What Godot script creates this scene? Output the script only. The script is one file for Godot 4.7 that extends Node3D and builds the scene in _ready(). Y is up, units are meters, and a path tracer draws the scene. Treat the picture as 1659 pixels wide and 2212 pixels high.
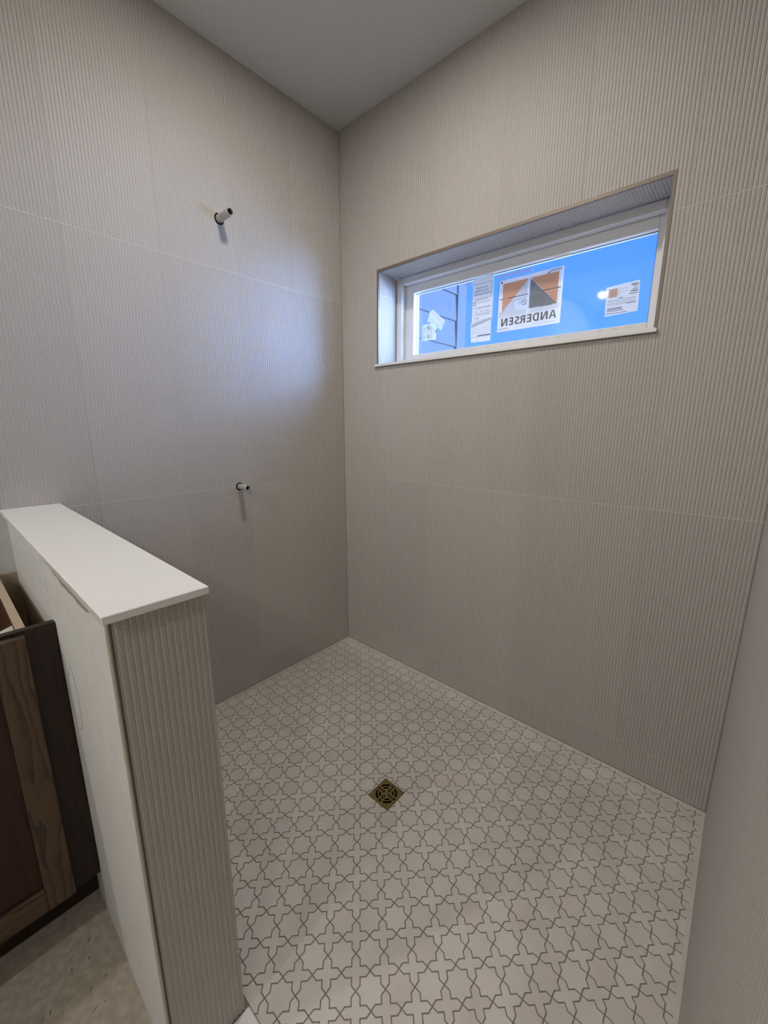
extends Node3D

# ---------------------------------------------------------------- room measures (metres)
const H := 2.707          # ceiling
const LX := 1.785         # shower width, corner to right wall
const J1 := 1.9263        # horizontal tile joints
const J2 := 1.0261
const J3 := 0.1263
const PERIOD := 0.0102828   # one rib and one groove
const GROOVE := 0.0030
const DEPTH := 0.0020
const THICK := 0.009      # wall tile
const PZ := 1.465         # where the tile on the left wall ends
const HWX := 1.047        # half wall end
const HWZ0 := 1.3125
const HWZ1 := 1.456
const CELL := 0.0703      # pitch of the star and cross floor
const WX0 := 0.262        # window opening
const WX1 := 1.4430
const WY0 := 1.602
const WY1 := 2.0248
const GZ := -0.186        # window glass, room side

const SPOTS := [Vector2(0.702, 1.6465), Vector2(0.775, 1.6465), Vector2(0.844, 1.647), Vector2(0.906, 1.648), Vector2(0.966, 1.648), Vector2(1.029, 1.648), Vector2(1.085, 1.648), Vector2(1.239, 1.648), Vector2(1.29, 1.648), Vector2(1.334, 1.648)]   # adhesive left on the sash

var rng := RandomNumberGenerator.new()
var M := {}
var flute_cache := {}


func _ready() -> void:
	rng.seed = 7
	# ------------------------------------------------------------ camera, sky, lights, exposure
	var cam := Camera3D.new()
	cam.name = "camera"
	cam.fov = 103.099
	cam.near = 0.02
	cam.far = 200.0
	cam.transform = Transform3D(Basis(Vector3(0.74563419, 0.00097776, -0.66635479), Vector3(-0.14046833, 0.9777586, -0.15574583), Vector3(0.65138184, 0.20973116, 0.72918758)), Vector3(1.726, 1.3033, 1.5951))
	add_child(cam)
	cam.current = true

	var env := Environment.new()
	env.background_mode = Environment.BG_SKY
	var sky := Sky.new()
	var sm := ProceduralSkyMaterial.new()
	sm.sky_top_color = Color(0.055, 0.315, 2.0).linear_to_srgb()
	sm.sky_horizon_color = Color(0.10, 0.455, 2.4).linear_to_srgb()
	sm.sky_curve = 0.25
	sm.ground_horizon_color = Color(1.15, 1.30, 1.55).linear_to_srgb()
	sm.ground_bottom_color = Color(1.05, 1.15, 1.35).linear_to_srgb()
	sky.sky_material = sm
	env.sky = sky
	env.background_energy_multiplier = 1.0
	env.tonemap_mode = Environment.TONE_MAPPER_LINEAR
	env.tonemap_exposure = 1.0
	env.sdfgi_enabled = true
	env.ssao_enabled = true
	env.ssil_enabled = true
	var we := WorldEnvironment.new()
	we.name = "world_environment"
	we.environment = env
	add_child(we)

	var sky_fill := DirectionalLight3D.new()   # added unseen soft light from outside right, standing in for stronger window skylight
	sky_fill.name = "added_sky_light"
	sky_fill.light_color = Color(0.28, 0.49, 1.0).linear_to_srgb()
	sky_fill.light_energy = 13.0
	sky_fill.light_angular_distance = 54.0
	sky_fill.sky_mode = DirectionalLight3D.SKY_MODE_LIGHT_ONLY
	sky_fill.shadow_enabled = true
	sky_fill.look_at_from_position(Vector3(0.84, 0.13, -0.53) * 10.0, Vector3.ZERO)
	add_child(sky_fill)

	var shower_lamp := 1.22
	materials()

	# ------------------------------------------------------------ the setting
	build_walls()
	build_ceiling()
	build_floor()
	build_window()
	build_half_wall()
	build_exterior()
	# ------------------------------------------------------------ things
	build_cap()
	build_cabinet()
	build_drain()
	build_pipe("pipe_stub", "open galvanized pipe stub standing out high on the ribbed shower wall, casting two shadows", Vector3(0, 2.1125, 0.661), 0.0145, 0.09, M.zinc, false)
	build_pipe("pipe_stub", "short pipe stub in a dark round hole on the lower tile joint of the wall", Vector3(0, 1.0262, 0.6570), 0.0125, 0.072, M.zinc_blue, true)
	var white := Color(1.0, 0.98, 0.955)
	recessed_light("recessed_light", "round white recessed ceiling light above the shower floor drain", Vector3(0.84, H, 0.79), shower_lamp, 80.0, 0.0, white)
	recessed_light("recessed_light", "round white recessed ceiling light of the room, nearer the vanity cabinet", Vector3(0.29, H, 3.2), 1.7, 86.0, 0.35, white)
	recessed_light("recessed_light", "round white recessed ceiling light of the room, between the other two there", Vector3(1.12, H, 3.3), 1.25, 86.0, 0.35, white)
	recessed_light("recessed_light", "added unseen round ceiling fill light of the room, farther from the vanity cabinet", Vector3(2.5, H, 2.9), 0.8, 86.0, 0.35, white)  # lamp added out of view as fill for the lower walls
	build_labels()


# ================================================================== helpers
func tag(o: Node, label := "", category := "", group := "", kind := "") -> void:
	if label: o.set_meta("label", label)
	if category: o.set_meta("category", category)
	if group: o.set_meta("group", group)
	if kind: o.set_meta("kind", kind)


func base(called: String, at := Vector3.ZERO) -> Node3D:
	var o := Node3D.new()
	o.name = free_name(called)
	o.position = at
	add_child(o, true)
	return o


func free_name(called: String, under: Node = self) -> String:
	if not under.has_node(called): return called
	var k := 1
	while under.has_node("%s_%03d" % [called, k]): k += 1
	return "%s_%03d" % [called, k]


var name_count := {}
func put(called: String, mesh: Mesh, m: Material, parent: Node = self, at := Transform3D()) -> MeshInstance3D:
	var o := MeshInstance3D.new()
	var key := str(parent.get_instance_id()) + called
	var k: int = name_count.get(key, 0)
	name_count[key] = k + 1
	o.name = called if k == 0 else "%s_%03d" % [called, k]
	o.mesh = mesh
	o.material_override = m
	o.transform = at
	parent.add_child(o, true)
	return o


func begin() -> SurfaceTool:
	var st := SurfaceTool.new()
	st.begin(Mesh.PRIMITIVE_TRIANGLES)
	return st


# a triangle that faces along n (front faces run clockwise), with a normal for each corner
func tri(st: SurfaceTool, a: Vector3, b: Vector3, c: Vector3, na: Vector3, nb: Vector3, nc: Vector3, ua := Vector2.ZERO, ub := Vector2.ZERO, uc := Vector2.ZERO) -> void:
	var swap := (b - a).cross(c - a).dot(na + nb + nc) > 0.0
	st.set_normal(na); st.set_uv(ua); st.add_vertex(a)
	if swap:
		st.set_normal(nc); st.set_uv(uc); st.add_vertex(c)
		st.set_normal(nb); st.set_uv(ub); st.add_vertex(b)
	else:
		st.set_normal(nb); st.set_uv(ub); st.add_vertex(b)
		st.set_normal(nc); st.set_uv(uc); st.add_vertex(c)


func quad(st: SurfaceTool, a: Vector3, b: Vector3, c: Vector3, d: Vector3, n: Vector3) -> void:
	tri(st, a, b, c, n, n, n)
	tri(st, a, c, d, n, n, n)


func quad2(st: SurfaceTool, a: Vector3, b: Vector3, c: Vector3, d: Vector3, nab: Vector3, ncd: Vector3) -> void:
	tri(st, a, b, c, nab, nab, ncd)
	tri(st, a, c, d, nab, ncd, ncd)


# the same with a tone for each side
func quad3(st: SurfaceTool, ta: Color, tb: Color, a: Vector3, b: Vector3, c: Vector3, d: Vector3, nab: Vector3, ncd: Vector3) -> void:
	# a, b on one side, c, d on the other
	var n := nab + ncd
	for t in [[[a, nab, ta], [b, nab, ta], [c, ncd, tb]], [[a, nab, ta], [c, ncd, tb], [d, ncd, tb]]]:
		var v: Array = t
		if (v[1][0] - v[0][0]).cross(v[2][0] - v[0][0]).dot(n) > 0.0: v = [v[0], v[2], v[1]]
		for p in v:
			st.set_color(p[2]); st.set_normal(p[1]); st.set_uv(Vector2.ZERO); st.add_vertex(p[0])


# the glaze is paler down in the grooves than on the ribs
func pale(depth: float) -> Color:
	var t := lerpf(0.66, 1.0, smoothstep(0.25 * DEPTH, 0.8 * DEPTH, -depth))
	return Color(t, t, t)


# a box from lo to hi with its edges chamfered by e
func box(st: SurfaceTool, lo: Vector3, hi: Vector3, e := 0.0) -> void:
	var c := (lo + hi) / 2.0
	var h := (hi - lo) / 2.0
	e = minf(e, minf(h.x, minf(h.y, h.z)) * 0.9)
	for ax in 3:
		var u := (ax + 1) % 3
		var v := (ax + 2) % 3
		for s in [-1.0, 1.0]:
			var n := Vector3.ZERO; n[ax] = s
			var p := []
			for k in [[-1, -1], [1, -1], [1, 1], [-1, 1]]:
				var q := Vector3.ZERO
				q[ax] = s * h[ax]; q[u] = k[0] * (h[u] - e); q[v] = k[1] * (h[v] - e)
				p.append(c + q)
			quad(st, p[0], p[1], p[2], p[3], n)
			if e > 0.0:
				for t in [-1.0, 1.0]:   # the chamfers between this face and the two along u
					var a := Vector3.ZERO; var b := Vector3.ZERO
					a[ax] = s * h[ax]; a[u] = t * (h[u] - e)
					b[ax] = s * (h[ax] - e); b[u] = t * h[u]
					var lv := Vector3.ZERO; lv[v] = h[v] - e
					var nn := Vector3.ZERO; nn[ax] = s; nn[u] = t
					quad(st, c + a - lv, c + a + lv, c + b + lv, c + b - lv, nn.normalized())
	if e > 0.0:
		for sx in [-1.0, 1.0]: for sy in [-1.0, 1.0]: for sz in [-1.0, 1.0]:
			var n := Vector3(sx, sy, sz)
			var nn := n.normalized()
			tri(st, c + n * Vector3(h.x, h.y - e, h.z - e), c + n * Vector3(h.x - e, h.y, h.z - e), c + n * Vector3(h.x - e, h.y - e, h.z), nn, nn, nn)


func box_mesh(lo: Vector3, hi: Vector3, e := 0.0) -> ArrayMesh:
	var st := begin()
	box(st, lo, hi, e)
	return st.commit()


# a polygon in x, y drawn out from z0 to z1; uv runs 0..1 over the rectangle r
func plate(st: SurfaceTool, poly: PackedVector2Array, z0: float, z1: float, r := Rect2(0, 0, 1, 1), flat := false) -> void:
	var idx := Geometry2D.triangulate_polygon(poly)
	for s in ([[z1, 1.0]] if flat else [[z1, 1.0], [z0, -1.0]]):
		var n := Vector3(0, 0, s[1])
		for k in range(0, idx.size(), 3):
			var p := []
			var w := []
			for j in 3:
				var q := poly[idx[k + j]]
				p.append(Vector3(q.x, q.y, s[0]))
				w.append(Vector2((q.x - r.position.x) / r.size.x, 1.0 - (q.y - r.position.y) / r.size.y))
			tri(st, p[0], p[1], p[2], n, n, n, w[0], w[1], w[2])
	if flat: return   # paper: a single sheet
	for k in poly.size():
		var a := poly[k]
		var b := poly[(k + 1) % poly.size()]
		var d := (b - a).normalized()
		var n := Vector3(d.y, -d.x, 0) if not is_clock(poly) else Vector3(-d.y, d.x, 0)
		quad(st, Vector3(a.x, a.y, z0), Vector3(b.x, b.y, z0), Vector3(b.x, b.y, z1), Vector3(a.x, a.y, z1), n)


func is_clock(poly: PackedVector2Array) -> bool:
	var s := 0.0
	for k in poly.size():
		s += poly[k].cross(poly[(k + 1) % poly.size()])
	return s < 0.0


# profile of [along, radius] pairs turned round the x axis
func lathe(st: SurfaceTool, prof: Array, sides := 40) -> void:
	for k in prof.size() - 1:
		var a: Vector2 = prof[k]
		var b: Vector2 = prof[k + 1]
		if a.is_equal_approx(b): continue
		var d := (b - a).normalized()
		for i in sides:
			var t0 := TAU * i / sides
			var t1 := TAU * (i + 1) / sides
			var r0 := Vector3(0, cos(t0), sin(t0))
			var r1 := Vector3(0, cos(t1), sin(t1))
			var n0 := r0 * d.x + Vector3(-d.y, 0, 0)
			var n1 := r1 * d.x + Vector3(-d.y, 0, 0)
			var X := Vector3.RIGHT
			var p00 := X * a.x + r0 * a.y
			var p10 := X * b.x + r0 * b.y
			var p11 := X * b.x + r1 * b.y
			var p01 := X * a.x + r1 * a.y
			tri(st, p00, p10, p11, n0, n0, n1)
			tri(st, p00, p11, p01, n0, n1, n1)


# ------------------------------------------------------------------ ribbed tile, face at z = 0, u along x from 0, y up from 0
func fluted(w: float, h: float, hole := Rect2(), from := 0.0) -> ArrayMesh:
	var key := "%.4f_%.4f_%s_%.4f" % [w, h, hole, from]
	if flute_cache.has(key): return flute_cache[key]
	var u := []          # [u, depth, corner on the rib top]
	var k := int(floor(from / PERIOD)) - 1
	var pts := []
	while k * PERIOD < from + w + PERIOD:
		for c in PROFILE: pts.append(Vector2(k * PERIOD + c[0] * PERIOD - from, c[1] * DEPTH))
		k += 1
	# cut to 0..w and at the hole's edges
	var cuts := [0.0, w]
	if hole.size.x > 0.0: cuts += [hole.position.x, hole.end.x]
	var line := []
	for i in pts.size() - 1:
		var a: Vector2 = pts[i]
		var b: Vector2 = pts[i + 1]
		line.append(a)
		var inner := []
		for c in cuts:
			if c > a.x + 1e-6 and c < b.x - 1e-6: inner.append(c)
		inner.sort()
		for c in inner: line.append(a.lerp(b, (c - a.x) / (b.x - a.x)))
	var st := begin()
	for i in line.size() - 1:
		var a: Vector2 = line[i]
		var b: Vector2 = line[i + 1]
		if a.x < -1e-6 or b.x > w + 1e-6 or b.x - a.x < 1e-7: continue
		var na := slope_normal((a.x + from) / PERIOD, 1.0)
		var nb := slope_normal((b.x + from) / PERIOD, -1.0)
		var spans := [[0.0, h]]
		var m := (a.x + b.x) / 2.0
		if hole.size.x > 0.0 and m > hole.position.x and m < hole.end.x:
			spans = []
			if hole.position.y > 0.0: spans.append([0.0, hole.position.y])
			if hole.end.y < h: spans.append([hole.end.y, h])
		for s in spans:
			var y0: float = s[0]
			var y1: float = s[1]
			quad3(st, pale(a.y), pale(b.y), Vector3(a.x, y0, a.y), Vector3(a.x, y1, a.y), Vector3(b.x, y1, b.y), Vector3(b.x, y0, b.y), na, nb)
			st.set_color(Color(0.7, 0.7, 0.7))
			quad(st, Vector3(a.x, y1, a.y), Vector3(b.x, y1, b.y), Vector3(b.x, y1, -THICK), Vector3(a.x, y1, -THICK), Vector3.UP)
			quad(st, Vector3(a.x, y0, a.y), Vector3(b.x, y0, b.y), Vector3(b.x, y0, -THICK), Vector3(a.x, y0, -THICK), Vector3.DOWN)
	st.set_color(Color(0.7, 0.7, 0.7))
	for e in [[0.0, Vector3.LEFT], [w, Vector3.RIGHT]]:
		var ex: float = e[0]
		var open := hole.size.x > 0.0 and ex > hole.position.x - 1e-5 and ex < hole.end.x + 1e-5
		for sp in ([[0.0, hole.position.y], [hole.end.y, h]] if open else [[0.0, h]]):
			if sp[1] > sp[0] + 1e-5: quad(st, Vector3(ex, sp[0], -0.0006), Vector3(ex, sp[1], -0.0006), Vector3(ex, sp[1], -THICK), Vector3(ex, sp[0], -THICK), e[1])
	flute_cache[key] = st.commit()
	return flute_cache[key]


# a rib: nearly flat on top with rounded shoulders that meet in a narrow groove; [share of the period, depth]
const PROFILE := [[0.028, -1.0], [0.055, -0.86], [0.125, -0.42], [0.185, -0.13], [0.25, -0.03], [0.50, 0.0], [0.75, -0.03], [0.815, -0.13], [0.875, -0.42], [0.945, -0.86], [0.972, -1.0]]


func slope_normal(t: float, side: float) -> Vector3:
	t = fposmod(t + side * 1e-4, 1.0)
	if t < 0.028 or t > 0.972: return Vector3(0, 0, 1)
	var k := 0
	while k < PROFILE.size() - 2 and t > PROFILE[k + 1][0]: k += 1
	var slopes := []
	for j in [k - 1, k, k + 1]:
		var q: int = clampi(j, 0, PROFILE.size() - 2)
		slopes.append((PROFILE[q + 1][1] - PROFILE[q][1]) * DEPTH / ((PROFILE[q + 1][0] - PROFILE[q][0]) * PERIOD))
	var f: float = (t - PROFILE[k][0]) / (PROFILE[k + 1][0] - PROFILE[k][0])
	var at: float = lerpf((slopes[0] + slopes[1]) / 2.0, (slopes[1] + slopes[2]) / 2.0, f)
	return Vector3(-at, 0, 1).normalized()


func wall_tile_mat() -> Material:
	return M.tile[rng.randi() % M.tile.size()]


# ================================================================== materials
func noise_tex(seed_: int, freq: float, ramp: Array, size := 512, octaves := 4) -> NoiseTexture2D:
	var n := FastNoiseLite.new()
	n.seed = seed_
	n.frequency = freq
	n.fractal_octaves = octaves
	var t := NoiseTexture2D.new()
	t.width = size; t.height = size
	t.seamless = true
	t.noise = n
	var g := Gradient.new()
	g.offsets = PackedFloat32Array(ramp.map(func(r): return r[0]))
	g.colors = PackedColorArray(ramp.map(func(r): return r[1]))
	t.color_ramp = g
	return t


func mat(c: Color, rough := 0.8, metal := 0.0) -> StandardMaterial3D:
	var m := StandardMaterial3D.new()
	m.albedo_color = c
	m.roughness = rough
	m.metallic = metal
	return m


func tri_mat(t: Texture2D, size: float, rough := 0.8, c := Color.WHITE) -> StandardMaterial3D:
	var m := mat(c, rough)
	m.albedo_texture = t
	m.uv1_triplanar = true
	m.uv1_world_triplanar = true
	m.uv1_scale = Vector3.ONE / size
	return m


func grain_image(across: bool) -> ImageTexture:
	var w := 256
	var h := 512
	var im := Image.create(w, h, false, Image.FORMAT_RGB8)
	var n := FastNoiseLite.new(); n.seed = 11; n.frequency = 1.0
	var f := FastNoiseLite.new(); f.seed = 12; f.frequency = 1.0
	for y in h:
		for x in w:
			var u := float(x) / w
			var v := float(y) / h
			var bend := n.get_noise_2d(u * 0.8, v * 0.75) * 0.75 + n.get_noise_2d(u * 2.0 + 9.0, v * 2.4) * 0.12
			var ring := fposmod(u * 4.0 + bend * 2.6, 1.0)
			var dark := pow(ring, 4.0) * (0.75 + 0.25 * n.get_noise_2d(u * 3.0, v * 8.0))
			var fine := f.get_noise_2d(u * 130.0, v * 5.0)
			var pore := maxf(0.0, f.get_noise_2d(u * 90.0 + 40.0, v * 9.0) - 0.25)
			var t := clampf(1.0 - dark * 0.66 + fine * 0.10 - pore * 0.35, 0.0, 1.15)
			var c := Color(0.345 * t, 0.262 * t, 0.192 * t)
			im.set_pixel(x, y, c)
	if across: im.rotate_90(CLOCKWISE)
	return ImageTexture.create_from_image(im)


func materials() -> void:
	var tiles := []
	for k in 3:
		var t := noise_tex(21 + k, 0.22, [[0.0, Color(0.72, 0.69, 0.66)], [0.42, Color(0.815, 0.790, 0.762)], [0.60, Color(0.838, 0.815, 0.788)], [1.0, Color(0.91, 0.89, 0.865)]], 512, 4)
		var shade: float = [1.0, 0.994, 0.987][k]
		var m := tri_mat(t, 0.38, 0.55, Color(shade, shade, shade))
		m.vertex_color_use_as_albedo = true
		tiles.append(m)
	M.tile = tiles
	M.grout = mat(Color(0.80, 0.77, 0.73), 0.9)
	M.paint = tri_mat(noise_tex(31, 0.02, [[0.0, Color(0.80, 0.80, 0.785)], [1.0, Color(0.835, 0.832, 0.82)]]), 0.6, 0.75)
	M.ceiling = tri_mat(noise_tex(32, 0.06, [[0.0, Color(0.80, 0.795, 0.78)], [1.0, Color(0.845, 0.84, 0.825)]]), 0.4, 0.9)
	M.bare = mat(Color(0.66, 0.60, 0.51), 0.9)  # even tan of the thin sheets low on two walls
	M.floor_tile = []
	for k in 3:
		var t := noise_tex(41 + k, 0.01, [[0.0, Color(0.80, 0.775, 0.745)], [1.0, Color(0.845, 0.82, 0.79)]], 256, 3)
		M.floor_tile.append(tri_mat(t, 0.35, 0.45, [Color(1, 1, 1), Color(0.985, 0.985, 0.985), Color(0.97, 0.965, 0.96)][k]))
	M.floor_grout = mat(Color(0.54, 0.51, 0.475), 0.95)
	var conc := noise_tex(51, 0.05, [[0.0, Color(0.61, 0.57, 0.515)], [0.45, Color(0.655, 0.615, 0.56)], [0.6, Color(0.67, 0.635, 0.58)], [1.0, Color(0.72, 0.69, 0.64)]], 512, 6)
	M.concrete = tri_mat(conc, 0.7, 0.85)
	M.scuff = mat(Color(0.22, 0.20, 0.18), 0.95)
	M.stone = mat(Color(0.90, 0.895, 0.885), 0.16)
	M.vinyl = mat(Color(0.86, 0.86, 0.85), 0.35)
	M.trim = mat(Color(0.50, 0.455, 0.41), 0.5, 0.3)
	M.trim_light = mat(Color(0.72, 0.68, 0.61), 0.5, 0.2)
	M.residue = mat(Color(0.84, 0.815, 0.745), 0.45)
	M.gasket = mat(Color(0.10, 0.28, 0.33), 0.6)
	M.dark = mat(Color(0.015, 0.014, 0.013), 0.9)
	M.zinc = tri_mat(noise_tex(61, 0.08, [[0.0, Color(0.62, 0.62, 0.60)], [0.5, Color(0.76, 0.76, 0.74)], [1.0, Color(0.86, 0.86, 0.84)]], 128), 0.09, 0.38)
	M.zinc.metallic = 0.35
	M.zinc_blue = M.zinc
	M.ink = mat(Color(0.10, 0.11, 0.12), 0.8)
	M.blue_ink = mat(Color(0.20, 0.30, 0.52), 0.8)
	M.brass = tri_mat(noise_tex(62, 0.04, [[0.0, Color(0.47, 0.39, 0.23)], [1.0, Color(0.62, 0.53, 0.35)]], 128), 0.06, 0.36)
	M.brass.metallic = 0.85
	var gl := StandardMaterial3D.new()
	gl.transparency = BaseMaterial3D.TRANSPARENCY_ALPHA
	gl.albedo_color = Color(0.93, 0.97, 1.0, 0.04)
	gl.roughness = 0.02
	M.glass = gl
	M.siding = tri_mat(noise_tex(71, 0.03, [[0.0, Color(0.13, 0.17, 0.21)], [1.0, Color(0.15, 0.19, 0.23)]], 128), 0.5, 0.8)
	# cabinet woods
	var g1 := grain_image(false)
	var g2 := grain_image(true)
	M.oak = wood(g1, Vector3(1 / 0.11, 1 / 0.62, 1 / 0.11), Vector3(0.13, 0.2, 0.37))
	M.oak_across = wood(g2, Vector3(1 / 0.11, 1 / 0.11, 1 / 0.62), Vector3(0.1, 0.1, 0.3))
	M.oak_dark = wood(g1, Vector3(1 / 0.14, 1 / 0.8, 1 / 0.14), Vector3(0.6, 0.5, 0.1), Color(0.50, 0.38, 0.285))
	M.oak_panel = wood(g1, Vector3(1 / 0.2, 1 / 0.8, 1 / 0.2), Vector3(0.3, 0.1, 0.8), Color(0.62, 0.36, 0.25))
	M.chip = tri_mat(noise_tex(81, 0.16, [[0.0, Color(0.58, 0.49, 0.40)], [0.5, Color(0.76, 0.68, 0.59)], [1.0, Color(0.88, 0.82, 0.75)]], 128, 3), 0.06, 0.9)
	M.inside = wood(g1, Vector3(1 / 0.2, 1 / 0.6, 1 / 0.2), Vector3.ZERO, Color(1.0, 0.86, 0.70))
	M.brace = mat(Color(0.80, 0.78, 0.74), 0.6)


func wood(t: Texture2D, scale_: Vector3, off: Vector3, c := Color.WHITE) -> StandardMaterial3D:
	var m := mat(c, 0.5)
	m.albedo_texture = t
	m.uv1_triplanar = true
	m.uv1_world_triplanar = true
	m.uv1_scale = scale_
	m.uv1_offset = off
	return m


# ================================================================== walls
func structure(called: String, mesh: Mesh, m: Material) -> MeshInstance3D:
	var o := put(called, mesh, m)
	tag(o, "", "", "", "structure")
	return o


func build_walls() -> void:
	var rows := [[0.0015, J3 - 0.0011], [J3 + 0.0011, J2 - 0.0011], [J2 + 0.0011, J1 - 0.0011], [J1 + 0.0011, H - 0.001]]
	# ---- the wall with the window
	var st := begin()
	box(st, Vector3(-0.14, -0.2, -0.24), Vector3(WX0 - THICK, H + 0.15, -THICK))
	box(st, Vector3(WX1 + THICK, -0.2, -0.24), Vector3(LX + 0.12, H + 0.15, -THICK))
	box(st, Vector3(WX0 - THICK, -0.2, -0.24), Vector3(WX1 + THICK, WY0 - 0.014, -THICK))
	box(st, Vector3(WX0 - THICK, WY1 + THICK, -0.24), Vector3(WX1 + THICK, H + 0.15, -THICK))
	var back := structure("wall_back", st.commit(), M.paint)
	tag(back, "shower wall of vertically ribbed greige tile with a wide low window in it")
	var xs := [0.0005, 0.2865, 0.5865, 0.8865, 1.1865, 1.4865, LX - 0.0005]
	var hole := Rect2(WX0 - 0.0095, WY0 - 0.014, WX1 - WX0 + 0.019, WY1 - WY0 + 0.0255)
	for i in xs.size() - 1:
		for r in rows:
			var x0: float = xs[i] + (0.0009 if i > 0 else 0.0)
			var x1: float = xs[i + 1] - (0.0009 if i < xs.size() - 2 else 0.0)
			var h: float = r[1] - r[0]
			var cut := hole.intersection(Rect2(x0, r[0], x1 - x0, h))
			if cut.has_area(): cut.position -= Vector2(x0, r[0])
			put("wall_tile", fluted(x1 - x0, h, cut if cut.has_area() else Rect2(), fposmod(x0 - x1, PERIOD) if i == 0 else 0.0), wall_tile_mat(), back, Transform3D(Basis(), Vector3(x0, r[0], 0)))
	var gr := begin()
	for j in [J3, J2]: box(gr, Vector3(0, j - 0.0014, -THICK), Vector3(LX, j + 0.0014, -0.0004))
	box(gr, Vector3(0, J1 - 0.0014, -THICK), Vector3(hole.position.x, J1 + 0.0014, -0.0004))
	box(gr, Vector3(hole.end.x, J1 - 0.0014, -THICK), Vector3(LX, J1 + 0.0014, -0.0004))
	for i in range(1, xs.size() - 1):
		if xs[i] > hole.position.x and xs[i] < hole.end.x:
			box(gr, Vector3(xs[i] - 0.001, 0.002, -THICK), Vector3(xs[i] + 0.001, hole.position.y, -0.0006))
			box(gr, Vector3(xs[i] - 0.001, hole.end.y, -THICK), Vector3(xs[i] + 0.001, H, -0.0006))
		else:
			box(gr, Vector3(xs[i] - 0.001, 0.002, -THICK), Vector3(xs[i] + 0.001, H, -0.0006))
	put("grout", gr.commit(), M.grout, back)

	# ---- the wall with the pipes
	var left := structure("wall_left", box_mesh(Vector3(-0.14, -0.2, -THICK), Vector3(-THICK, H + 0.15, 4.32)), M.paint)
	tag(left, "shower wall of vertically ribbed greige tile with two pipe stubs")
	var zs := [0.0, 0.3, 0.6, 0.9, 1.2, PZ]
	var turn := Basis(Vector3(0, 0, -1), Vector3(0, 1, 0), Vector3(1, 0, 0))
	for i in zs.size() - 1:
		for k in rows.size():
			var r = rows[k]
			var z0: float = zs[i] + (0.0009 if i > 0 else 0.0)
			var z1: float = zs[i + 1] - 0.0009
			if i == zs.size() - 2: z1 = PZ if k > 1 else HWZ0 - 0.001
			put("wall_tile", fluted(z1 - z0, r[1] - r[0], Rect2(), fposmod(z0 - z1, PERIOD) if i == zs.size() - 2 else 0.0), wall_tile_mat(), left, Transform3D(turn, Vector3(0, r[0], z1)))
	gr = begin()
	for j in [J3, J2, J1]:
		box(gr, Vector3(-THICK, j - 0.0014, 0), Vector3(-0.0004, j + 0.0014, HWZ0 if j < 1.03 else PZ))
	for i in range(1, zs.size() - 1):
		box(gr, Vector3(-THICK, 0.002, zs[i] - 0.001), Vector3(-0.0006, H, zs[i] + 0.001))
	put("grout", gr.commit(), M.grout, left)
	put("edge_trim", box_mesh(Vector3(-THICK, HWZ1 * 0 + 1.03, PZ), Vector3(0.0004, H, PZ + 0.0025)), M.trim_light, left)
	put("tan_sheet", box_mesh(Vector3(-THICK, 0.0, HWZ1 + 0.0012), Vector3(-THICK + 0.001, 0.833, 3.0)), M.bare, left)  # thin tan sheet over the lower part of the wall

	# ---- the wall on the right, a stub that ends just short of the camera
	var right := structure("wall_right", box_mesh(Vector3(LX + THICK, -0.2, -THICK), Vector3(LX + 0.12, H + 0.15, HWZ1)), M.paint)
	tag(right, "right shower wall of ribbed tile seen edge-on")
	var zr := [0.0, 0.3, 0.6, 0.9, 1.2, HWZ1]
	var turn2 := Basis(Vector3(0, 0, 1), Vector3(0, 1, 0), Vector3(-1, 0, 0))
	for i in zr.size() - 1:
		for r in rows:
			var z0: float = zr[i] + (0.0009 if i > 0 else 0.0005)
			var z1: float = zr[i + 1] - 0.0009
			put("wall_tile", fluted(z1 - z0, r[1] - r[0]), wall_tile_mat(), right, Transform3D(turn2, Vector3(LX, r[0], z0)))
	gr = begin()
	for j in [J3, J2, J1]: box(gr, Vector3(LX + 0.0004, j - 0.0014, 0), Vector3(LX + THICK, j + 0.0014, HWZ1))
	put("grout", gr.commit(), M.grout, right)
	# ---- the rest of the bathroom, behind and beside the camera
	structure("wall_side", box_mesh(Vector3(3.5, -0.2, 1.3), Vector3(3.62, H + 0.15, 4.32)), M.paint)
	structure("wall_return", box_mesh(Vector3(LX + 0.12, -0.2, 1.336), Vector3(3.5, H + 0.15, HWZ1)), M.paint)
	structure("wall_front", box_mesh(Vector3(-0.14, -0.2, 4.2), Vector3(3.62, H + 0.15, 4.32)), M.paint)


func build_ceiling() -> void:
	var c := structure("ceiling", box_mesh(Vector3(-0.14, H, -0.24), Vector3(3.62, H + 0.15, 4.32)), M.ceiling)
	tag(c, "plain white painted ceiling over the shower corner")


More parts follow.
